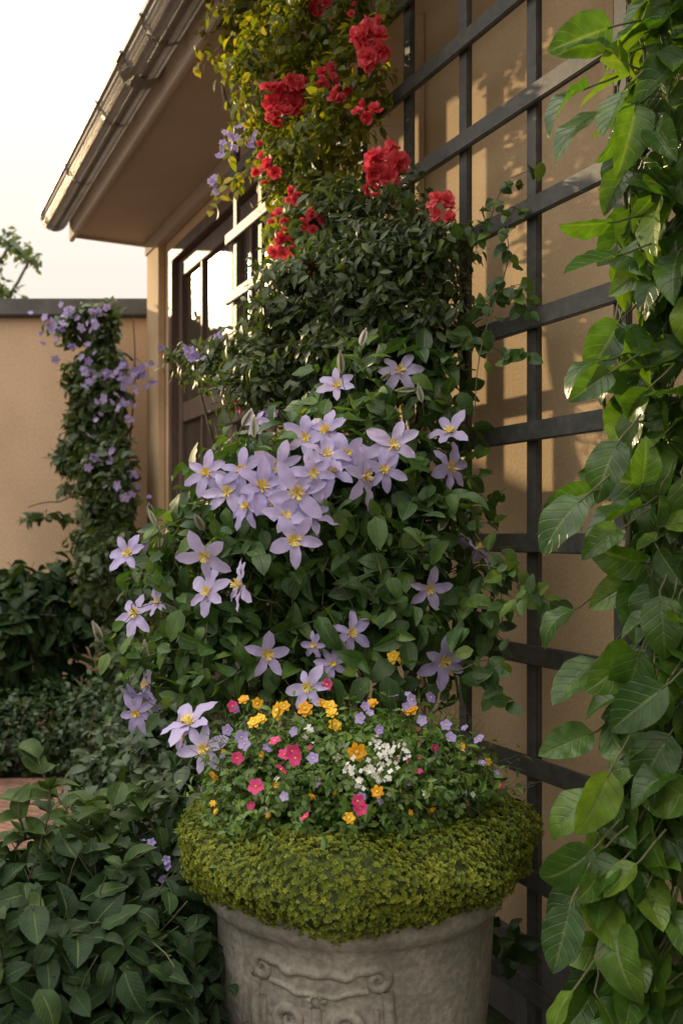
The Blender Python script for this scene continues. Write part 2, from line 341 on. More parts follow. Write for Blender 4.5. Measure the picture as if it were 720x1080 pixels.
# roof with rolled tiles
acc=Acc()
na=int((S1+5.2)/0.05); xs=np.linspace(-5.1,S1+.06,na); ys=np.array([OV+.03,-1.0,-2.2,-3.4,-4.8]); zs=np.array([EZ+.185,EZ+.60,EZ+.95,EZ+.60,EZ+.19])
V=[];U=[]
for y,z in zip(ys,zs):
    for x in xs: V.append((x,y,z+.014*abs(math.sin(x*math.pi/.2))))
F=[(i*na+j,i*na+j+1,(i+1)*na+j+1,(i+1)*na+j) for i in range(4) for j in range(na-1)]
acc.add(dict(v=np.array(V),f=np.array(F),uv=np.zeros((len(V),2)),m=np.zeros(len(F),int)),np.zeros((1,3)),np.eye(3)[None],1.0)
acc.finish('roof_tiles',['roof'],house)
# french window
fr=[]
fr+=[(o0,o1,-.12,.015,zt-.08,zt),(o0,o0+.08,-.12,.015,zb,zt-.08),(o1-.08,o1,-.12,.015,zb,zt-.08)]
leafs=[(o0+.085,3.03),(3.035,o1-.085)]
st=[];gl=[]
for a,b_ in leafs:
    st+=[(a,a+.085,-.09,-.03,zb+.01,zt-.085),(b_-.085,b_,-.09,-.03,zb+.01,zt-.085)]
    for z0,z1 in ((zb+.01,.35),(1.5,1.6),(2.25,2.38),(zt-.2,zt-.085)): st.append((a+.085,b_-.085,-.088,-.032,z0,z1))
    mid=(a+b_)/2+.06
    for z0,z1 in ((1.6,2.25),(2.38,zt-.2)):
        st.append((mid-.015,mid+.015,-.083,-.037,z0,z1))
        gl+=[(a+.08,b_-.08,-.066,-.06,z0-.004,z1+.004)]
    st.append((a+.08,b_-.08,-.075,-.05,.34,1.505))
    st.append((a+.16,b_-.16,-.05,-.035,.45,1.4))
boxes('window_frame',fr,'wood',house,.004); boxes('window_sashes',st,'wood',house,.004); boxes('window_panes',gl,'glass',house)
boxes('window_sill',[(o0-.05,o1+.05,-.05,.07,zb-.06,zb-.002)],'coping',house,.004)
boxes('interior_backing',[(o0-.2,o1+.1,-.34,-.31,0.02,EZ)],'wood',house)
# ---------------------------------------------------------------- garden wall
gw=empty('garden_wall',(0,7.4,0))
boxes('wall_body',[(-16,2,0,.25,0,3.20)],'gstucco',gw)
boxes('wall_coping',[(-16,2,-.06,.31,3.203,3.34)],'coping',gw,.012)
# ---------------------------------------------------------------- trellis
tr=empty('wooden_trellis',A,hrot)
vb=[];hb=[]
for i in range(-6,8):
    x=i*.3375+rng.normal()*.002; vb.append((x-.023,x+.023,-.022,-.002,.05,3.45))
for i in range(-4,8):
    z=1.48+.3*i; 
    if z>.1 and z<3.5: hb.append((-2.1,2.45,.001,.02,z-.026,z+.026))
boxes('uprights',vb,'trellis',tr,.003); boxes('rails',hb,'trellis',tr,.003)
boxes('standoff_blocks',[(i*.3375-.02,i*.3375+.02,-.198,-.023,z-.02,z+.02) for i in (-6,6) for z in (.58,2.08,3.28)],'trellis',tr)
# ---------------------------------------------------------------- urn
uc=np.array([0.03,2.1,0.0]); urn=empty('stone_urn',uc)
prof=[(.02,0),(.20,0),(.215,.015),(.215,.06),(.19,.085),(.185,.11),(.215,.15),(.245,.22),(.268,.32),(.285,.43),(.295,.53),(.301,.63),(.304,.70),(.312,.715),(.325,.725),(.33,.745),(.325,.765),(.29,.77),(.28,.72),(.02,.72)]
bm=bmesh.new(); vs=[bm.verts.new((r,0,z)) for r,z in prof]; es=[bm.edges.new((vs[i],vs[i+1])) for i in range(len(vs)-1)]
bmesh.ops.spin(bm,geom=vs+es,cent=(0,0,0),axis=(0,0,1),angle=2*math.pi,steps=96); bmesh.ops.remove_doubles(bm,verts=bm.verts,dist=1e-4)
bmesh.ops.recalc_face_normals(bm,faces=bm.faces)
for f in bm.faces: f.smooth=True
me=bpy.data.meshes.new('urn_body'); bm.to_mesh(me); bm.free(); me.materials.append(M['stone']); ob=bpy.data.objects.new('urn_body',me); scene.collection.objects.link(ob); ob.parent=urn
pr_=np.array(prof[6:14])
def rad(z): return np.interp(z,pr_[:,1],pr_[:,0])
def onurn(u,z,lift=0.0,c=math.radians(-105)):
    r=rad(z); a=c+u/r; return np.array([(r+lift)*math.cos(a),(r+lift)*math.sin(a),z])
acc=Acc()
def relief(pts,r0=.008,r1=None,lift=.0,fl=0):
    pts=np.array(pts,float); t=np.linspace(0,len(pts)-1,len(pts)*6); 
    q=np.stack([np.interp(t,np.arange(len(pts)),pts[:,i]) for i in range(2)],1)
    for _ in range(3): q[1:-1]=(q[:-2]+2*q[1:-1]+q[2:])/4
    acc.tubes(np.array([onurn(a,b_,-r0*.25) for a,b_ in q]),r0*1.6,(r0 if r1 is None else r1)*1.6,sides=10)
def spiral(cx,cz,r,turns,a0,sg=1,n=18):
    return [(cx+r*(1-.8*t)*math.cos(a0+sg*turns*6.283*t),cz+r*(1-.8*t)*math.sin(a0+sg*turns*6.283*t)) for t in np.linspace(0,1,n)]
for sg in (-1,1):
    fr_=[(0,.665),(sg*.03,.67),(sg*.06,.66),(sg*.075,.675),(sg*.10,.675)]
    relief(fr_+spiral(sg*.118,.655,.024,1.3,math.pi/2,-sg),.008,.004,.003)
    relief([(sg*.135,.635),(sg*.14,.60),(sg*.142,.5),(sg*.14,.40),(sg*.13,.34),(sg*.09,.31),(0,.30)],.008,.008,.002)
    relief([(sg*.115,.60),(sg*.118,.5),(sg*.115,.41),(sg*.10,.36),(sg*.06,.335),(0,.33)],.004,.004,.002)
    relief([(sg*.10,.635),(sg*.06,.63),(sg*.04,.62),(0,.625)],.004,.004,.002)
    relief(spiral(sg*.055,.565,.034,1.4,-math.pi/2,sg)[::-1]+[(sg*.03,.52),(sg*.012,.49)],.004,.009,.002)
    relief([(sg*.012,.49),(sg*.045,.47),(sg*.07,.43),(sg*.055,.39),(sg*.03,.375)],.009,.005,.002)
    relief(spiral(sg*.088,.47,.018,1.2,math.pi,sg),.005,.003,.002)
relief([(0,.60),(0,.56),(0,.50),(0,.42),(0,.37)],.006,.011,.002)
for a_ in np.linspace(0,6.283,9)[:-1]: relief([(0.010*math.cos(a_),.612+.010*math.sin(a_)),(.02*math.cos(a_),.612+.02*math.sin(a_))],.005,.003,.002)
for z_,r_ in ((.25,.006),):
    th=np.linspace(0,6.2832,97); acc.tubes(np.array([[rad(z_)*math.cos(a),rad(z_)*math.sin(a),z_] for a in th]),r_,r_,sides=8)
acc.finish('urn_relief',['stone'],urn)
# ---------------------------------------------------------------- moss
acc=Acc()
nu,nv=160,26
V=[]
def mossr(a,b_):
    lump=1+.12*math.sin(a*3+.5)+.07*math.sin(a*7+1)+.07*math.sin(a*13+b_*2)+.07*math.sin(b_*4+a*5)
    cx=.285+.10*math.cos(b_)*lump; z=.834+.078*math.sin(b_)*lump*(1.0 if math.sin(b_)>0 else .9)
    return cx*math.cos(a),cx*math.sin(a),z
TH=np.linspace(0,2*math.pi,nu,endpoint=False); PH=np.linspace(0,2*math.pi,nv,endpoint=False)
V=np.array([mossr(a,b_) for a in TH for b_ in PH])
F=np.array([(i*nv+j,((i+1)%nu)*nv+j,((i+1)%nu)*nv+(j+1)%nv,i*nv+(j+1)%nv) for i in range(nu) for j in range(nv)])
n=34000; aa=rng.random(n)*6.2832; bb=rng.random(n)*6.2832
pp=np.array([mossr(a,b_) for a,b_ in zip(aa,bb)]); e=1e-3
pa=np.array([mossr(a+e,b_) for a,b_ in zip(aa,bb)]);pb=np.array([mossr(a,b_+e) for a,b_ in zip(aa,bb)])
nn=nrm(np.cross(pa-pp,pb-pp)); cen=np.stack([.285*np.cos(aa),.285*np.sin(aa),np.full(n,.834)],1); sg=np.sign(np.sum(nn*(pp-cen),1)); nn*=sg[:,None]
# peat core sits 8 mm under the moss cushion
Vc=V.copy(); ang=np.repeat(TH,nv); cc=np.stack([.285*np.cos(ang),.285*np.sin(ang),np.full(len(ang),.834)],1); Vc=cc+(V-cc)*.90
acc.add(dict(v=Vc,f=F,uv=np.zeros((len(V),2)),m=np.ones(len(F),int)),uc[None],np.eye(3)[None],1.0)
ml=grid(2,1,1,.75,pf(.6,.5),fold=.3,bend=.4)
ros=merge([xf(ml,Rz(a)@Rx(.55+.3*(i%2))) for i,a in enumerate(np.linspace(0,6.283,6)[:-1])]+[xf(ml,Rz(a)@Rx(1.15),t=(0,0,.15),s=.6) for a in (.3,2.4,4.5)])
patch=.5+.5*np.sin(aa*9+3*np.sin(bb*2))*np.sin(bb*5+aa*4)
clump=np.clip(.4*patch+.65*rng.beta(2,2,n),0,1)
lift=(rng.random(n)**2*.014-.004+.006*np.sin(aa*33+4*np.sin(bb*3))*np.sin(bb*13+3*np.sin(aa*7)))[:,None]
acc.add(ros,pp+uc+nn*lift,frames(nrm(np.cross(nn,randdir(n))),nrm(nn+.4*randdir(n)+np.array([0,0,.25]))),rng.uniform(.0045,.0085,n),mat=0,rnd=clump)
acc.finish('moss_mound',['moss_leaf','mossbase'])
# ---------------------------------------------------------------- small flower mix
acc=Acc()
fb=[(uc+np.array([-.02,-.02,.93]),(.28,.25,.17)),(uc+np.array([-.18,-.08,.93]),(.15,.16,.14)),(uc+np.array([.17,-.02,.94]),(.14,.16,.13)),(uc+np.array([0.02,-.10,.97]),(.18,.16,.12))]
rl=grid(3,1,1,.95,pf(.6,.35),fold=.2,bend=.5)
clov=merge([xf(rl,Rz(a)) for a in (0,2.1,4.2)])
def flower(np_,L,W,prof,tilt,bend,center,cmat,pm,nl=4,layers=1,fold=.1,jit=.15,cup=0):
    Ts=[]
    for l in range(layers):
        for i in range(np_):
            pt=grid(nl,1,L*(1-.25*l),W,prof,fold=fold,bend=bend+random.uniform(-jit,jit),w0=.25)
            Ts.append(xf(pt,Rz(2*math.pi*(i+.5*l)/np_+random.uniform(-.08,.08))@Rx(tilt+.35*l+random.uniform(-jit,jit)),mat=pm))
    Ts.append(xf(ball(center),t=(0,0,center*.4),mat=cmat)); return merge(Ts)
yel=flower(6,1,.62,pf(.8,.35),.15,.2,.25,1,0,layers=2); pur=flower(5,1,.8,pf(.6,.35),.3,.3,.16,1,0); whi=flower(4,1,.8,pf(.6,.3),.2,.3,.15,1,0)
def putfl(acc,T,pts,S,pm,cm,face=(-.1,-.8,.55),jit=.45,stem=None,sl=.06):
    pts=np.array(pts); n=len(pts); nn=nrm(np.array(face)+jit*rng.normal(size=(n,3))); TT=dict(T); TT['m']=np.where(T['m']==0,pm,cm)
    acc.add(TT,pts,frames(nrm(np.cross(nn,randdir(n))),nn),np.broadcast_to(S,(n,))*rng.uniform(.65,1.15,n))
    if stem is not None:
        for p,q in zip(pts,nn): acc.tubes(curve(p,p-q*sl-np.array([0,0,sl*.8]),n=6,w=.003),.001,.001,mat=stem,sides=4)
# material slots: 0,1 leaf, 2 stem, 3 yellow, 4 white, 5 purple, 6 pink, 7 stamen
def FP(l): return [P(x,y,d) for x,y,d in l]
ye=FP([(272,742,1.98),(268,762,1.9),(293,750,1.95),(257,738,2.05),(350,752,1.98),(353,765,2.0),(322,748,2.1),(415,693,2.2),(376,793,1.84),(368,863,1.76),(398,835,1.77),(432,748,2.1),(226,818,1.9),(340,742,2.1),(392,742,2.1),(275,758,1.93),(348,745,2.05),(300,745,2.0)])
pu=FP([(258,785,1.9),(281,790,1.86),(390,752,1.95),(428,745,1.98),(430,733,2.05),(475,778,1.92),(490,768,2.0),(508,805,1.92),(248,748,2.0),(240,770,2.0),(455,735,2.1),(400,770,1.88),(470,765,2.0),(310,772,1.88),(330,800,1.82),(300,840,1.78),(505,780,2.0),(415,735,2.1),(445,760,1.95),(380,758,1.95),(385,745,2.05),(435,738,2.0),(255,778,1.92)])
pk=FP([(308,792,1.83),(312,800,1.82),(322,862,1.75),(296,812,1.82),(380,853,1.78),(250,800,1.9),(377,845,1.78),(345,722,2.1),(270,830,1.82),(290,782,1.86),(300,796,1.84),(245,745,2.0),(418,800,1.85)])
wc=FP([(400,800,1.82),(405,815,1.8),(385,812,1.81),(372,808,1.82),(415,800,1.84),(398,785,1.86),(330,770,1.9),(410,790,1.85),(380,830,1.8),(426,794,1.88),(392,820,1.8)])
flb=np.concatenate([np.c_[np.array(l),np.full(len(l),r)] for l,r in ((ye,.02),(pu,.016),(pk,.017),(wc,.022))])
kp=lambda p:p[:,2]>.86
grow(acc,[clov],fb,1700,4,.022,.0125,droop=.02,stem=2,sr=.0008,up=.8,rin=(.5,.95),bias=(0,-.4,.6),keep=kp,fl=flb,lim=(.85,1.12))
grow(acc,narrow,fb,520,5,.022,.022,droop=.0,stem=2,sr=.0008,rin=(.7,1.0),bias=(0,-.3,.8),keep=kp,fl=flb,lim=(.9,1.55))
putfl(acc,yel,ye,.019,3,7,stem=2); putfl(acc,pur,pu,.0145,5,7,stem=2); putfl(acc,pur,pk,.0155,6,3,stem=2)
wp=np.repeat(np.array(wc),9,0)+rng.normal(size=(99,3))*.009; putfl(acc,whi,wp,.0065,4,4,jit=.6)
rp=np.array([b+np.array(r)*d_*1.05 for b,r,d_ in [(fb[i][0],fb[i][1],nrm(np.array([rng.normal(),-abs(rng.normal()),abs(rng.normal())*.8+.1]))) for i in rng.integers(0,4,90)]])
rp=rp[(rp[:,2]>.9)&(bdist(rp,fb)>.95)]; k3=len(rp)//4
putfl(acc,pur,rp[:k3],.010,5,7,jit=.6,stem=2); putfl(acc,whi,rp[k3:2*k3],.009,4,3,jit=.6,stem=2); putfl(acc,yel,rp[2*k3:3*k3],.010,3,7,jit=.6,stem=2); putfl(acc,pur,rp[3*k3:],.010,6,3,jit=.6,stem=2)
acc.finish('bedding_flowers',['clover_leaf','clover_leaf','stem','yellow_petal','white_petal','purple_petal','pink_petal','stamen'])
# ---------------------------------------------------------------- clematis
acc=Acc()
cl=[(355,408,40,2.6),(421,392,46,2.6),(474,457,50,2.5),(473,493,52,2.45),(382,503,60,2.25),(415,470,58,2.35),(342,482,58,2.25),(313,520,66,2.2),(345,455,52,2.35),(275,515,58,2.25),(255,497,48,2.35),(310,570,58,2.17),(328,545,52,2.22),(218,500,46,2.4),(240,520,52,2.35),(217,585,56,2.25),(255,617,60,2.2),(220,625,50,2.25),(136,585,44,2.4),(143,648,46,2.35),(167,635,32,2.35),(150,735,46,2.3),(145,752,40,2.28),(157,722,42,2.3),(200,765,66,2.1),(216,790,54,2.05),(501,580,52,2.35),(466,697,54,2.25),(370,668,44,2.2),(281,690,50,2.15),(326,725,46,2.12),(350,700,34,2.2),(332,680,30,2.2),(452,620,44,2.3),(295,492,54,2.3),(365,480,50,2.3),(322,462,46,2.38),(390,480,46,2.38),(290,530,50,2.25),(270,445,30,2.45),(262,535,46,2.3),(350,500,54,2.26),(195,775,44,2.12),(405,495,46,2.3),(330,500,50,2.2),(300,545,46,2.2)]
clf=np.array([list(P(x,y,d_))+[s_*d_/1000*.5] for x,y,s_,d_ in cl])
cb=[(P(370,570,2.55),(.36,.3,.32)),(P(225,620,2.5),(.2,.22,.22)),(P(420,450,2.75),(.26,.22,.24)),(P(300,540,2.6),(.26,.24,.22)),(P(260,700,2.4),(.2,.2,.14)),(P(440,630,2.5),(.2,.2,.28)),(P(380,690,2.35),(.26,.2,.14)),(P(200,690,2.45),(.14,.15,.1))]
grow(acc,ovate,cb,760,5,.045,.064,droop=.12,stem=1,sr=.0016,keep=lambda p:(p[:,2]>1.0),up=.55,fl=clf,rin=(.3,.9),lim=(.8,1.32))
for b_ in cb[:6]:
    for _ in range(2): acc.tubes(curve(uc+np.array([rng.uniform(-.1,.1),.1,.8]),b_[0],n=16,w=.05),.006,.003,mat=1)
def clem_flower(np_,seed):
    random.seed(seed); Ts=[]; op=random.uniform(-.05,.4)
    for i in range(np_):
        w=random.uniform(.36,.48); pt=grid(8,2,1,w,pf(.7,.62),fold=random.uniform(.1,.4),bend=random.uniform(.1,1.0),wave=.045,wn=2.2,w0=.12)
        Ts.append(xf(pt,Rz(2*math.pi*i/np_+random.uniform(-.2,.2))@Rx(op+random.uniform(-.1,.25)),t=(0,0,.02*(i%2)),s=random.uniform(.8,1.08),mat=2))
    for i in range(26):
        a=random.uniform(0,6.283); t=random.uniform(.1,.95); fl=grid(3,1,.34-.1*t,.045,lambda v:.5+.5*v,fold=.2,bend=.5)
        Ts.append(xf(fl,Rz(a)@Rx(1.45-t),t=(0,0,.03),mat=3))
    Ts.append(xf(ball(.06),t=(0,0,.05),mat=3)); return merge(Ts)
cfl=[clem_flower(k_,i) for i,k_ in enumerate((6,6,5,6,7,6,5,6,6))]
for i,(x,y,s_,d_) in enumerate(cl):
    p=P(x,y,d_); S=s_*d_/1000*.60
    nn=nrm(np.array([(x-360)/350.,-1.0,.35])+.42*rng.normal(size=3)); 
    if y>655: nn=nrm(nn+np.array([0,0,-.25]))
    acc.add(cfl[i%9],p[None],frames(nrm(np.cross(nn,randdir(1)[0]))[None],nn[None]),S)
    acc.tubes(curve(p,p-nn*.1+np.array([.0,.06,-.05]),n=6,w=.01),.0016,.0016,mat=1)
bud=merge([xf(grid(5,1,1,.34,pf(.6,.7),fold=.7,bend=.12),Ry(a),mat=4) for a in np.linspace(0,6.283,5)[:-1]])
bp=FP([(380,365,2.55),(398,385,2.55),(402,400,2.5),(440,410,2.5),(160,548,2.35),(165,555,2.3),(108,678,2.3),(445,425,2.5),(268,462,2.3),(215,560,2.3),(185,590,2.35),(155,700,2.3),(360,395,2.5),(462,560,2.35),(255,450,2.4),(365,690,2.2)])
bp=np.array(bp); n=len(bp); bd=nrm(np.array([-.1,-.2,.9])+.45*rng.normal(size=(n,3)))
acc.add(bud,bp,frames(bd,randdir(n)),.055*rng.uniform(.8,1.2,n))
for p,q in zip(bp,bd): acc.tubes(curve(p,p-q*.12+np.array([.02,.08,-.04]),n=7,w=.01),.0014,.0014,mat=1,sides=4)
# tendrils on the right, reaching across the trellis
for a,b_,s_ in (((500,440,2.5),(545,215,2.55),.08),((480,380,2.6),(550,380,2.45),.05),((500,330,2.6),(555,330,2.5),.06),((500,600,2.3),(560,640,2.25),.06),((480,650,2.3),(590,640,2.1),.04),((470,700,2.2),(530,740,2.15),.04),((450,300,2.7),(560,180,2.5),.05),((490,560,2.4),(530,660,2.3),.1),((180,650,2.4),(110,670,2.3),.03),((200,700,2.3),(120,690,2.25),.03),((250,600,2.4),(150,590,2.35),.04),((250,560,2.4),(160,560,2.35),.03),((200,660,2.3),(145,640,2.3),.0),((220,740,2.25),(150,740,2.25),.02)):
    c=curve(P(*a),P(*b_),s_,n=16,w=.03); acc.tubes(c,.002,.001,mat=1,sides=4)
    q=np.repeat(c[3:],2,0); n=len(q); q=q+.012*rng.normal(size=(n,3)); q=q[(out(q)>.02)&clearof(q,clf)]; n=len(q)
    acc.add(ovate[0],q,frames(nrm(randdir(n)+np.array([0,-.2,-.5])),nrm(np.array([-.3,-.8,.5])+.5*randdir(n))),rng.uniform(.03,.055,n))
acc.finish('clematis_plant',['clem_leaf','stem','clem_petal','stamen','bud'])
# ---------------------------------------------------------------- climbing rose
acc=Acc()
RL=[(300,105,50,3.35),(388,45,46,3.0),(385,118,28,3.0),(345,80,28,3.2),(403,170,44,2.95),(466,218,34,2.7),(298,260,32,3.2),(281,182,28,3.3),(330,235,28,3.1),(275,160,20,3.35),(335,8,26,3.25),(357,100,26,3.15),(310,208,22,3.2),(290,230,22,3.25),(330,283,22,3.1),(250,428,16,3.1),(393,198,22,2.95),(300,240,18,3.2),(392,30,26,3.0),(312,88,24,3.3),(392,65,24,3.0),(288,122,22,3.3),(415,158,22,2.95),(372,10,16,3.1)]
rfs=np.array([list(P(x,y,d_))+[s_*d_/2000*.95] for x,y,s_,d_ in RL])
rb=[(P(340,30,3.4),(.22,.22,.22)),(P(292,90,3.55),(.19,.2,.22)),(P(318,190,3.5),(.15,.2,.25)),(P(262,20,3.7),(.17,.15,.12)),(P(375,90,3.2),(.13,.12,.2)),(P(345,150,3.35),(.16,.16,.25)),(P(320,-60,3.5),(.3,.2,.2)),(P(320,260,3.4),(.13,.2,.15))]
kr=lambda p:p[:,2]<3.58
grow(acc,small,rb,850,7,.03,.045,droop=.12,stem=1,sr=.0012,keep=kr,rshift=.06,fl=rfs,lim=(.85,1.3))
def rosefl(seed):
    random.seed(seed);Ts=[]
    for l,(nn_,t,L) in enumerate(((5,.25,1.0),(5,.65,.85),(4,1.0,.65),(3,1.25,.45))):
        for i in range(nn_):
            pt=grid(4,2,L,.95*L,pf(.55,.25),fold=-.35,bend=random.uniform(-.5,.5),wave=.12,wn=1.6,w0=.3)
            Ts.append(xf(pt,Rz(2*math.pi*(i+l*.4)/nn_+random.uniform(-.25,.25))@Rx(t+random.uniform(-.25,.25)),s=random.uniform(.8,1.15),mat=2))
    return merge(Ts)
rfl=[rosefl(i) for i in range(5)]
for x,y,s_,d_ in RL:
    c=P(x,y,d_); rr=s_*d_/2000; nb=6 if s_>30 else (4 if s_>20 else 2)
    for j in range(nb):
        q=c+rr*rng.uniform(.35,.85)*np.array([math.cos(j*6.28/nb+x),-.3*rng.random(),math.sin(j*6.28/nb+x)]); nn=nrm(np.array([-.2,-1,.25])+.6*rng.normal(size=3))
        acc.add(rfl[(j+x)%5],q[None],frames(nrm(np.cross(nn,randdir(1)[0]))[None],nn[None]),rr*rng.uniform(.42,.72))
for a,b_ in (((300,900,3.6),(300,200,3.6)),((330,800,3.5),(345,60,3.45)),((300,200,3.6),(225,15,4.0)),((300,300,3.5),(262,60,3.8)),((320,300,3.4),(400,30,3.15))):
    acc.tubes(curve(P(*a),P(*b_),n=24,w=.07),.012,.004,mat=3,sides=7)
acc.tubes(curve([-.15,3.6,0],P(330,800,3.5),n=6),.014,.012,mat=3); acc.tubes(curve([-.3,3.7,0],P(300,900,3.6),n=6),.014,.012,mat=3)
for a,b_ in (((260,60,3.8),(205,70,3.8)),((270,30,3.8),(222,10,3.8)),((280,170,3.5),(225,215,3.5)),((290,120,3.5),(238,165,3.5)),((390,60,3.1),(415,5,3.0)),((260,30,3.8),(212,45,3.9))):
    c=curve(P(*a),P(*b_),.05,n=14,w=.03); acc.tubes(c,.002,.001,mat=1,sides=4); q=np.repeat(c[2:],3,0)+.015*rng.normal(size=(36,3)); n=len(q)
    acc.add(small[1],q,frames(nrm(randdir(n)+np.array([0,-.2,-.5])),nrm(np.array([-.3,-.8,.5])+.5*randdir(n))),rng.uniform(.03,.055,n),rnd=rng.uniform(.3,1,n))
acc.finish('climbing_rose',['rose_leaf','stem','red_petal','bark'])
# ---------------------------------------------------------------- jasmine shrub
acc=Acc()
jb=[(P(425,300,2.9),(.22,.2,.2)),(P(350,330,3.1),(.26,.25,.22)),(P(270,385,3.4),(.2,.2,.10)),(P(470,260,2.7),(.1,.08,.1)),(P(360,260,3.2),(.20,.22,.2)),(P(205,385,3.5),(.12,.12,.06)),(P(400,380,2.9),(.25,.2,.12)),(P(310,410,3.1),(.28,.2,.12)),(P(420,220,2.95),(.1,.1,.1)),(P(460,350,2.75),(.13,.1,.13))]
grow(acc,narrow,jb,1000,8,.025,.045,droop=.06,stem=1,sr=.0011,fl=rfs,lim=(.85,1.4))
grow(acc,small,jb,350,6,.025,.05,droop=.06,stem=1,sr=.0011,fl=rfs)
for b_ in jb: acc.tubes(curve([b_[0][0]*.3,3.35,.0],b_[0],n=24,w=.06),.012,.004,mat=1,sides=6)
tiny=flower(5,1,.7,pf(.6,.4),.3,.3,.15,3,2)
q=np.array(FP([(245,155,3.4),(240,148,3.4),(250,145,3.4),(222,190,3.4),(225,198,3.4),(205,375,3.25),(200,370,3.25),(208,380,3.25),(232,357,3.3),(268,150,3.4),(285,436,2.9),(236,160,3.4)])); q=np.repeat(q,3,0)+rng.normal(size=(36,3))*.012
acc.add(tiny,q,frames(randdir(36),nrm(np.array([-.2,-1,.3])+.4*randdir(36))),.017)
acc.finish('jasmine_shrub',['jas_leaf','bark','purple_petal','stamen'])
# ---------------------------------------------------------------- right hand vine
acc=Acc()
vb_=[]
for y,x,r in ((-60,700,60),(20,690,45),(80,680,50),(140,670,55),(200,680,60),(270,685,70),(340,690,70),(410,680,65),(470,690,60),(530,680,65),(590,690,62),(650,695,60),(710,690,68),(770,675,75),(830,670,80),(890,660,78),(950,650,75),(1010,645,75),(1070,640,80),(1130,640,85),(1200,640,80)):
    d_=1.85 if y<600 else 1.75
    vb_.append((P(x+14,y,d_),(r*d_/1000*.8,.12,.07*d_/1.7)))
n=600; C,R=pickblobs(vb_,n); d_=randdir(n); d_[:,1]-=.25; pos=C+R*d_*rng.uniform(.45,1.05,n)[:,None]
def putleaf(pos,S,dr=None):
    n=len(pos)
    dirs=nrm(np.array([-.25,-.2,-.75])+.55*rng.normal(size=(n,3))) if dr is None else nrm(np.array(dr))
    nn=nrm(np.array([-.4,-.6,.6])+.45*rng.normal(size=(n,3)))
    ok=out(pos+dirs*.05)>.03; pos,dirs,nn,S=pos[ok],dirs[ok],nn[ok],np.broadcast_to(S,(n,))[ok]; n=len(pos)
    t=rng.integers(0,6,n); rnd=np.clip(rng.beta(1.6,2.3,n)+np.clip((pos[:,2]-1.9)*.3,0,.3),0,1)  # leaf colour lightens with height, painting in the backlight on upper leaves
    for i in range(6):
        q=t==i; acc.add(heart[i],pos[q],frames(dirs[q],nn[q]),S[q],rnd=rnd[q])
    ends=pos-dirs*.05+np.array([.03,.03,.02]); pts=np.stack([pos,pos-dirs*.02,pos*.4+ends*.6,ends],1); acc.tubes(pts,.0018,.0022,mat=1,sides=5)
putleaf(pos,rng.uniform(.065,.13,n))
man=[(615,95,1.7,-.9,-.5),(625,120,1.75,-.8,-.5),(640,235,1.75,-1,-.15),(650,270,1.7,-.9,-.3),(640,395,1.7,-.8,-.5),(635,380,1.75,-.7,-.1),(620,520,1.7,-.9,-.3),(610,530,1.65,-.7,-.6),(650,560,1.7,-.6,-.3),(600,645,1.9,-.8,-.3),(625,700,1.85,-.6,-.5),(620,775,1.8,-.9,-.3),(625,845,1.7,-.8,-.2),(640,820,1.65,-.4,-.8),(600,960,1.6,-.3,-.9),(620,900,1.65,-.7,-.5),(650,470,1.7,-.5,-.8),(655,100,1.65,-.4,-.8),(600,1050,1.55,-.5,-.5),(640,60,1.75,-.6,.3),(640,30,1.75,-.7,-.3)]
putleaf(np.array([P(a,b_,c) for a,b_,c,_,_ in man]),rng.uniform(.085,.12,len(man)),[(a,-.2,b_) for _,_,_,a,b_ in man])
for k_ in range(7):
    ys=np.linspace(1250,-120,40); x0=680+k_*9-20
    acc.tubes(np.array([P(x0+16*math.sin(y/90+k_*1.7)+10*math.sin(y/37+k_),y,1.9 if y<700 else 1.85) for y in ys])+np.array([0,.01*k_,0]),.006,.003,mat=1,sides=6)
acc.tubes(np.array([[.6,1.95,0],[.6,1.9,.3],[.6,1.85,.5]]),.015,.01,mat=1)
acc.finish('glossy_leaf_vine',['vine_leaf','stem'])
# ---------------------------------------------------------------- wall creeper at the far corner
acc=Acc()
wb=[(P(140,360,6.9),(.24,.15,.28)),(P(132,430,6.85),(.30,.2,.36)),(P(134,520,6.6),(.28,.2,.36)),(P(136,610,6.3),(.28,.25,.3)),(P(112,400,6.9),(.25,.15,.16)),(P(100,485,6.95),(.26,.15,.12)),(P(85,350,7.05),(.22,.12,.08)),(P(105,335,6.95),(.2,.12,.08)),(P(50,547,7.1),(.17,.1,.035)),(P(80,517,7.1),(.13,.1,.035)),(P(150,690,6.2),(.2,.3,.3)),(P(118,570,6.9),(.24,.15,.22)),(P(118,450,7.0),(.28,.12,.22)),(P(155,310,7.0),(.08,.1,.12))]
fp=np.concatenate([np.array([P(x+rng.normal()*15,y+rng.normal()*9,d_-.2) for _ in range(k_)]) for x,y,d_,k_ in ((72,335,6.9,16),(60,345,6.95,8),(105,335,6.8,8),(125,395,6.65,18),(145,405,6.6,16),(95,400,6.7,10),(150,380,6.65,10),(125,485,6.6,10),(130,430,6.6,12),(85,370,6.85,6),(135,520,6.3,8),(110,480,6.7,6),(145,580,6.0,5))])
ko=lambda p:(p[:,1]<7.34)
def clearhouse(p):
    q=(p-W0); s_=q@D; o_=q@N; return (p[:,1]<7.36)&~((s_<S1+.02)&(o_<.06))
grow(acc,small,wb,3200,5,.04,.085,droop=.14,stem=1,sr=.003,keep=clearhouse,lim=(.85,1.5))
tinyw=flower(5,1,.7,pf(.6,.4),.3,.3,.15,3,2)
n=len(fp); acc.add(tinyw,fp,frames(randdir(n),nrm(np.array([-.1,-1,.3])+.6*randdir(n))),rng.uniform(.020,.040,n))
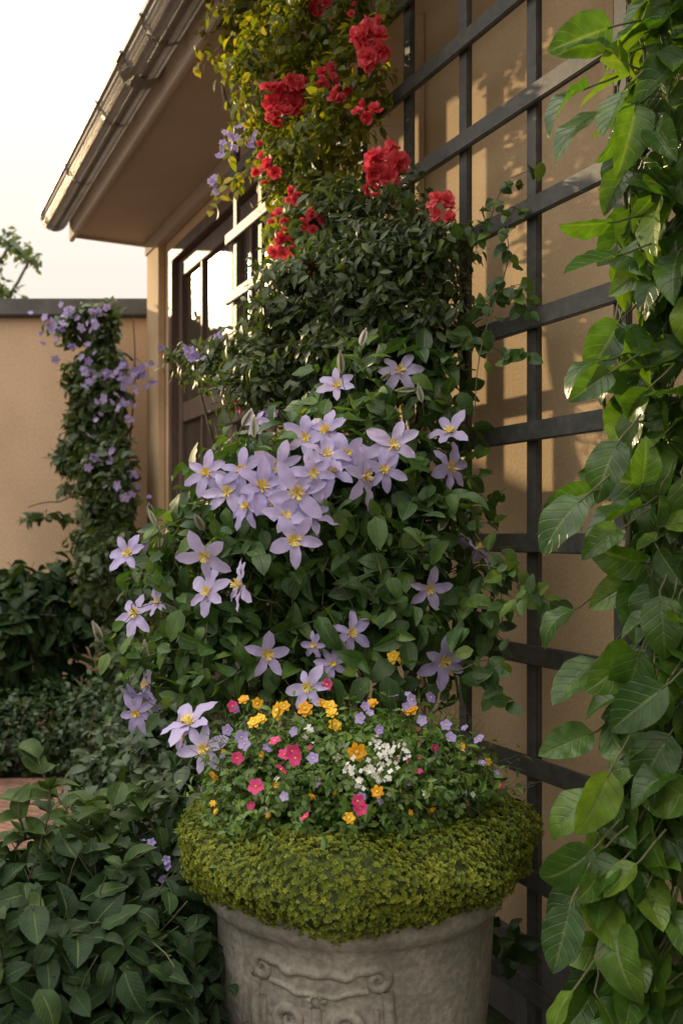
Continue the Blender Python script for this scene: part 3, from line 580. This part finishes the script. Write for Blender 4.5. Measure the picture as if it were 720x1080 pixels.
for a,b_ in (((145,780,6.4),(140,330,6.95)),((140,500,6.5),(30,535,7.2)),((140,450,6.8),(60,520,7.2)),((140,380,6.9),(60,335,7.15)),((150,780,6.5),(110,420,6.95))): acc.tubes(curve(P(*a),P(*b_),n=24,w=.05),.010,.004,mat=1,sides=6)
acc.finish('flowering_wall_creeper',['wall_leaf','bark','purple_petal','stamen'])
# ---------------------------------------------------------------- left shrubs
acc=Acc()
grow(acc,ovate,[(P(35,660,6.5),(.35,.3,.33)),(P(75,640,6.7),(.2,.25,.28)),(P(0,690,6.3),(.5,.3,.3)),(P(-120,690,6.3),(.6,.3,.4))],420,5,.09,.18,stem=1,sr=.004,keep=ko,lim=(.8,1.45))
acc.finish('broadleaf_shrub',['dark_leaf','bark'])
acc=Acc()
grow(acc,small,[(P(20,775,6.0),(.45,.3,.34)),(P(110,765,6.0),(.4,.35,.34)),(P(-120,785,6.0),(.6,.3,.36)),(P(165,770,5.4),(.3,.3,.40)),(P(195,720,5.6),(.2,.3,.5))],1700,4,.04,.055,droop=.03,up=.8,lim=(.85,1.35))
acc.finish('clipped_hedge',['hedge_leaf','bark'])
acc=Acc()
grow(acc,small,[(P(130,850,3.6),(.2,.3,.3)),(P(190,810,3.3),(.18,.25,.35)),(P(200,900,3.0),(.2,.25,.3)),(P(120,960,3.2),(.2,.25,.3))],800,5,.04,.06,droop=.05,up=.7,stem=1)
grow(acc,ovate,[(P(250,900,3.0),(.3,.3,.4)),(P(520,960,2.6),(.12,.12,.4))],160,5,.05,.08,stem=1)
acc.finish('understory_shrub',['hedge_leaf','bark'])
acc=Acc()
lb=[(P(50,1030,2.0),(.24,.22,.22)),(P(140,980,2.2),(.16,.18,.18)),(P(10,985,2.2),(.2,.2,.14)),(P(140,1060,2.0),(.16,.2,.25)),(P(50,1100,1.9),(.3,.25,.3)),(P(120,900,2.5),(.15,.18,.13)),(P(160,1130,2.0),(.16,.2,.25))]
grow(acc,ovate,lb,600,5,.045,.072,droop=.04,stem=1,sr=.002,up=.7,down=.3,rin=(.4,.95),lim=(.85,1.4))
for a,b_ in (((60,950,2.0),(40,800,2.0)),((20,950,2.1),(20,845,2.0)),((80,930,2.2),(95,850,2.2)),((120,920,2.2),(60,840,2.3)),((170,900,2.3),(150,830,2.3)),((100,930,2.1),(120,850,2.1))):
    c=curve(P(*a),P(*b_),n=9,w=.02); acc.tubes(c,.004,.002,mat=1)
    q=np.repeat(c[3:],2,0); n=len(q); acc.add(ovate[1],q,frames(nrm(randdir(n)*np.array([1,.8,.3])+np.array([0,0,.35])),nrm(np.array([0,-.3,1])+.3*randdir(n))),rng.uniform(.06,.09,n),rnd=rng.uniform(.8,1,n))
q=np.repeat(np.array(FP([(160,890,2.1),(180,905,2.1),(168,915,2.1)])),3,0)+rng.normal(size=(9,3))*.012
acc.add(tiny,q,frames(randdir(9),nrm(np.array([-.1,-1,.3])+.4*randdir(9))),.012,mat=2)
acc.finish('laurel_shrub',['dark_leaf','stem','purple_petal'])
# ---------------------------------------------------------------- trees beyond the wall
def tree(name,base,h,blobs,nl,ls):
    acc=Acc(); base=np.array(base,float)
    acc.tubes(curve(base,base+np.array([.1,0,h]),n=14,w=.12),.22,.08,mat=1,sides=12)
    for c,r in blobs: acc.tubes(curve(base+np.array([.05,0,h*rng.uniform(.35,.8)]),c,n=12,w=.12),.07,.015,mat=1,sides=7)
    C,R=pickblobs(blobs,nl); d_=randdir(nl); p=C+R*d_*(rng.random(nl)**.45)[:,None]
    g=np.sin(p[:,0]*4.1)+np.sin(p[:,1]*3.7+1)+np.sin(p[:,2]*5.3+2); p=p[g>-.9]; n=len(p)
    acc.add(small[1],p,frames(nrm(randdir(n)+np.array([0,0,-.4])),nrm(randdir(n)+np.array([0,0,.6]))),ls*rng.uniform(.7,1.3,n))
    acc.finish(name,['wall_leaf','bark'])
tree('added_shade_tree',(-7.6,9.3,0),3.7,[(np.array([x,9.2+.3*math.sin(x*3),z]),(.7,.7,.5)) for x,z in ((-6.0,3.6),(-6.7,3.8),(-7.4,3.9),(-8.4,3.8),(-6.2,3.2),(-7.4,3.4),(-8.8,3.3),(-5.8,3.2))],1700,.15)  # unseen tree added out of frame to block low sun from the lower plants
tree('distant_tree',(-6.3,12.5,0),4.4,[(np.array([x,12.5,z]),(r,.6,r*.6)) for x,z,r in ((-6.0,4.6,.9),(-5.2,5.3,.5),(-4.75,5.1,.35),(-4.35,5.35,.25),(-4.5,4.75,.25),(-5.3,4.3,.5),(-4.1,5.15,.15))],1800,.11)
# ---------------------------------------------------------------- light, sky, camera
sund=nrm(np.array([-.708,.719,.272]))
el=math.asin(sund[2]); az=math.atan2(sund[0],sund[1])
w=bpy.data.worlds.new('World'); scene.world=w; w.use_nodes=True; nt=w.node_tree; nt.nodes.clear()
wo=nt.nodes.new('ShaderNodeOutputWorld'); bg=nt.nodes.new('ShaderNodeBackground'); sk=nt.nodes.new('ShaderNodeTexSky'); sk.sky_type='NISHITA'; sk.sun_disc=False
sk.sun_elevation=el; sk.sun_rotation=az; sk.dust_density=3.5; sk.air_density=1.0; sk.ozone_density=0.6
# hazy evening sky with thin bright overcast: radiance rises from horizon to zenith like a real overcast dome
def vm(op,a,b):
    n=nt.nodes.new('ShaderNodeVectorMath'); n.operation=op
    for i,x in enumerate((a,b)):
        if isinstance(x,tuple): n.inputs[i].default_value=x
        else: nt.links.new(x,n.inputs[i])
    return n.outputs[0]
hs=nt.nodes.new('ShaderNodeHueSaturation'); hs.inputs['Saturation'].default_value=.5; nt.links.new(sk.outputs[0],hs.inputs['Color'])
k=vm('MULTIPLY',hs.outputs[0],(4.0,3.7,3.3))
den=vm('ADD',vm('MULTIPLY',k,(1.02,1.12,1.26)),(1,1,1)); res=vm('DIVIDE',k,den)
tcw=nt.nodes.new('ShaderNodeTexCoord'); sx=nt.nodes.new('ShaderNodeSeparateXYZ'); nt.links.new(tcw.outputs['Generated'],sx.inputs[0])
zz=math_(nt,'MAXIMUM',sx.outputs[2],0.0); f_=math_(nt,'ADD',math_(nt,'MULTIPLY',math_(nt,'POWER',zz,2.8),5.0),0.97)
nt.links.new(f_,bg.inputs[1]); nt.links.new(res,bg.inputs[0]); nt.links.new(bg.outputs[0],wo.inputs[0])
ld=bpy.data.lights.new('sun','SUN'); ld.energy=5.0; ld.angle=math.radians(.6); ld.color=(1.0,.74,.42)
lo=bpy.data.objects.new('sun',ld); scene.collection.objects.link(lo); lo.rotation_euler=Vector(sund).to_track_quat('Z','Y').to_euler()
cd=bpy.data.cameras.new('camera'); co=bpy.data.objects.new('camera',cd); scene.collection.objects.link(co); scene.camera=co
co.location=(0,0,CAMZ); co.rotation_euler=(math.pi/2,0,0); cd.sensor_fit='VERTICAL'; cd.sensor_height=36; cd.lens=33.33; cd.shift_y=.0231; cd.clip_end=1000; cd.clip_start=.05
cd.dof.use_dof=True; cd.dof.focus_distance=2.2; cd.dof.aperture_fstop=4.5
scene.view_settings.view_transform='Standard'; scene.view_settings.look='None'; scene.view_settings.exposure=0
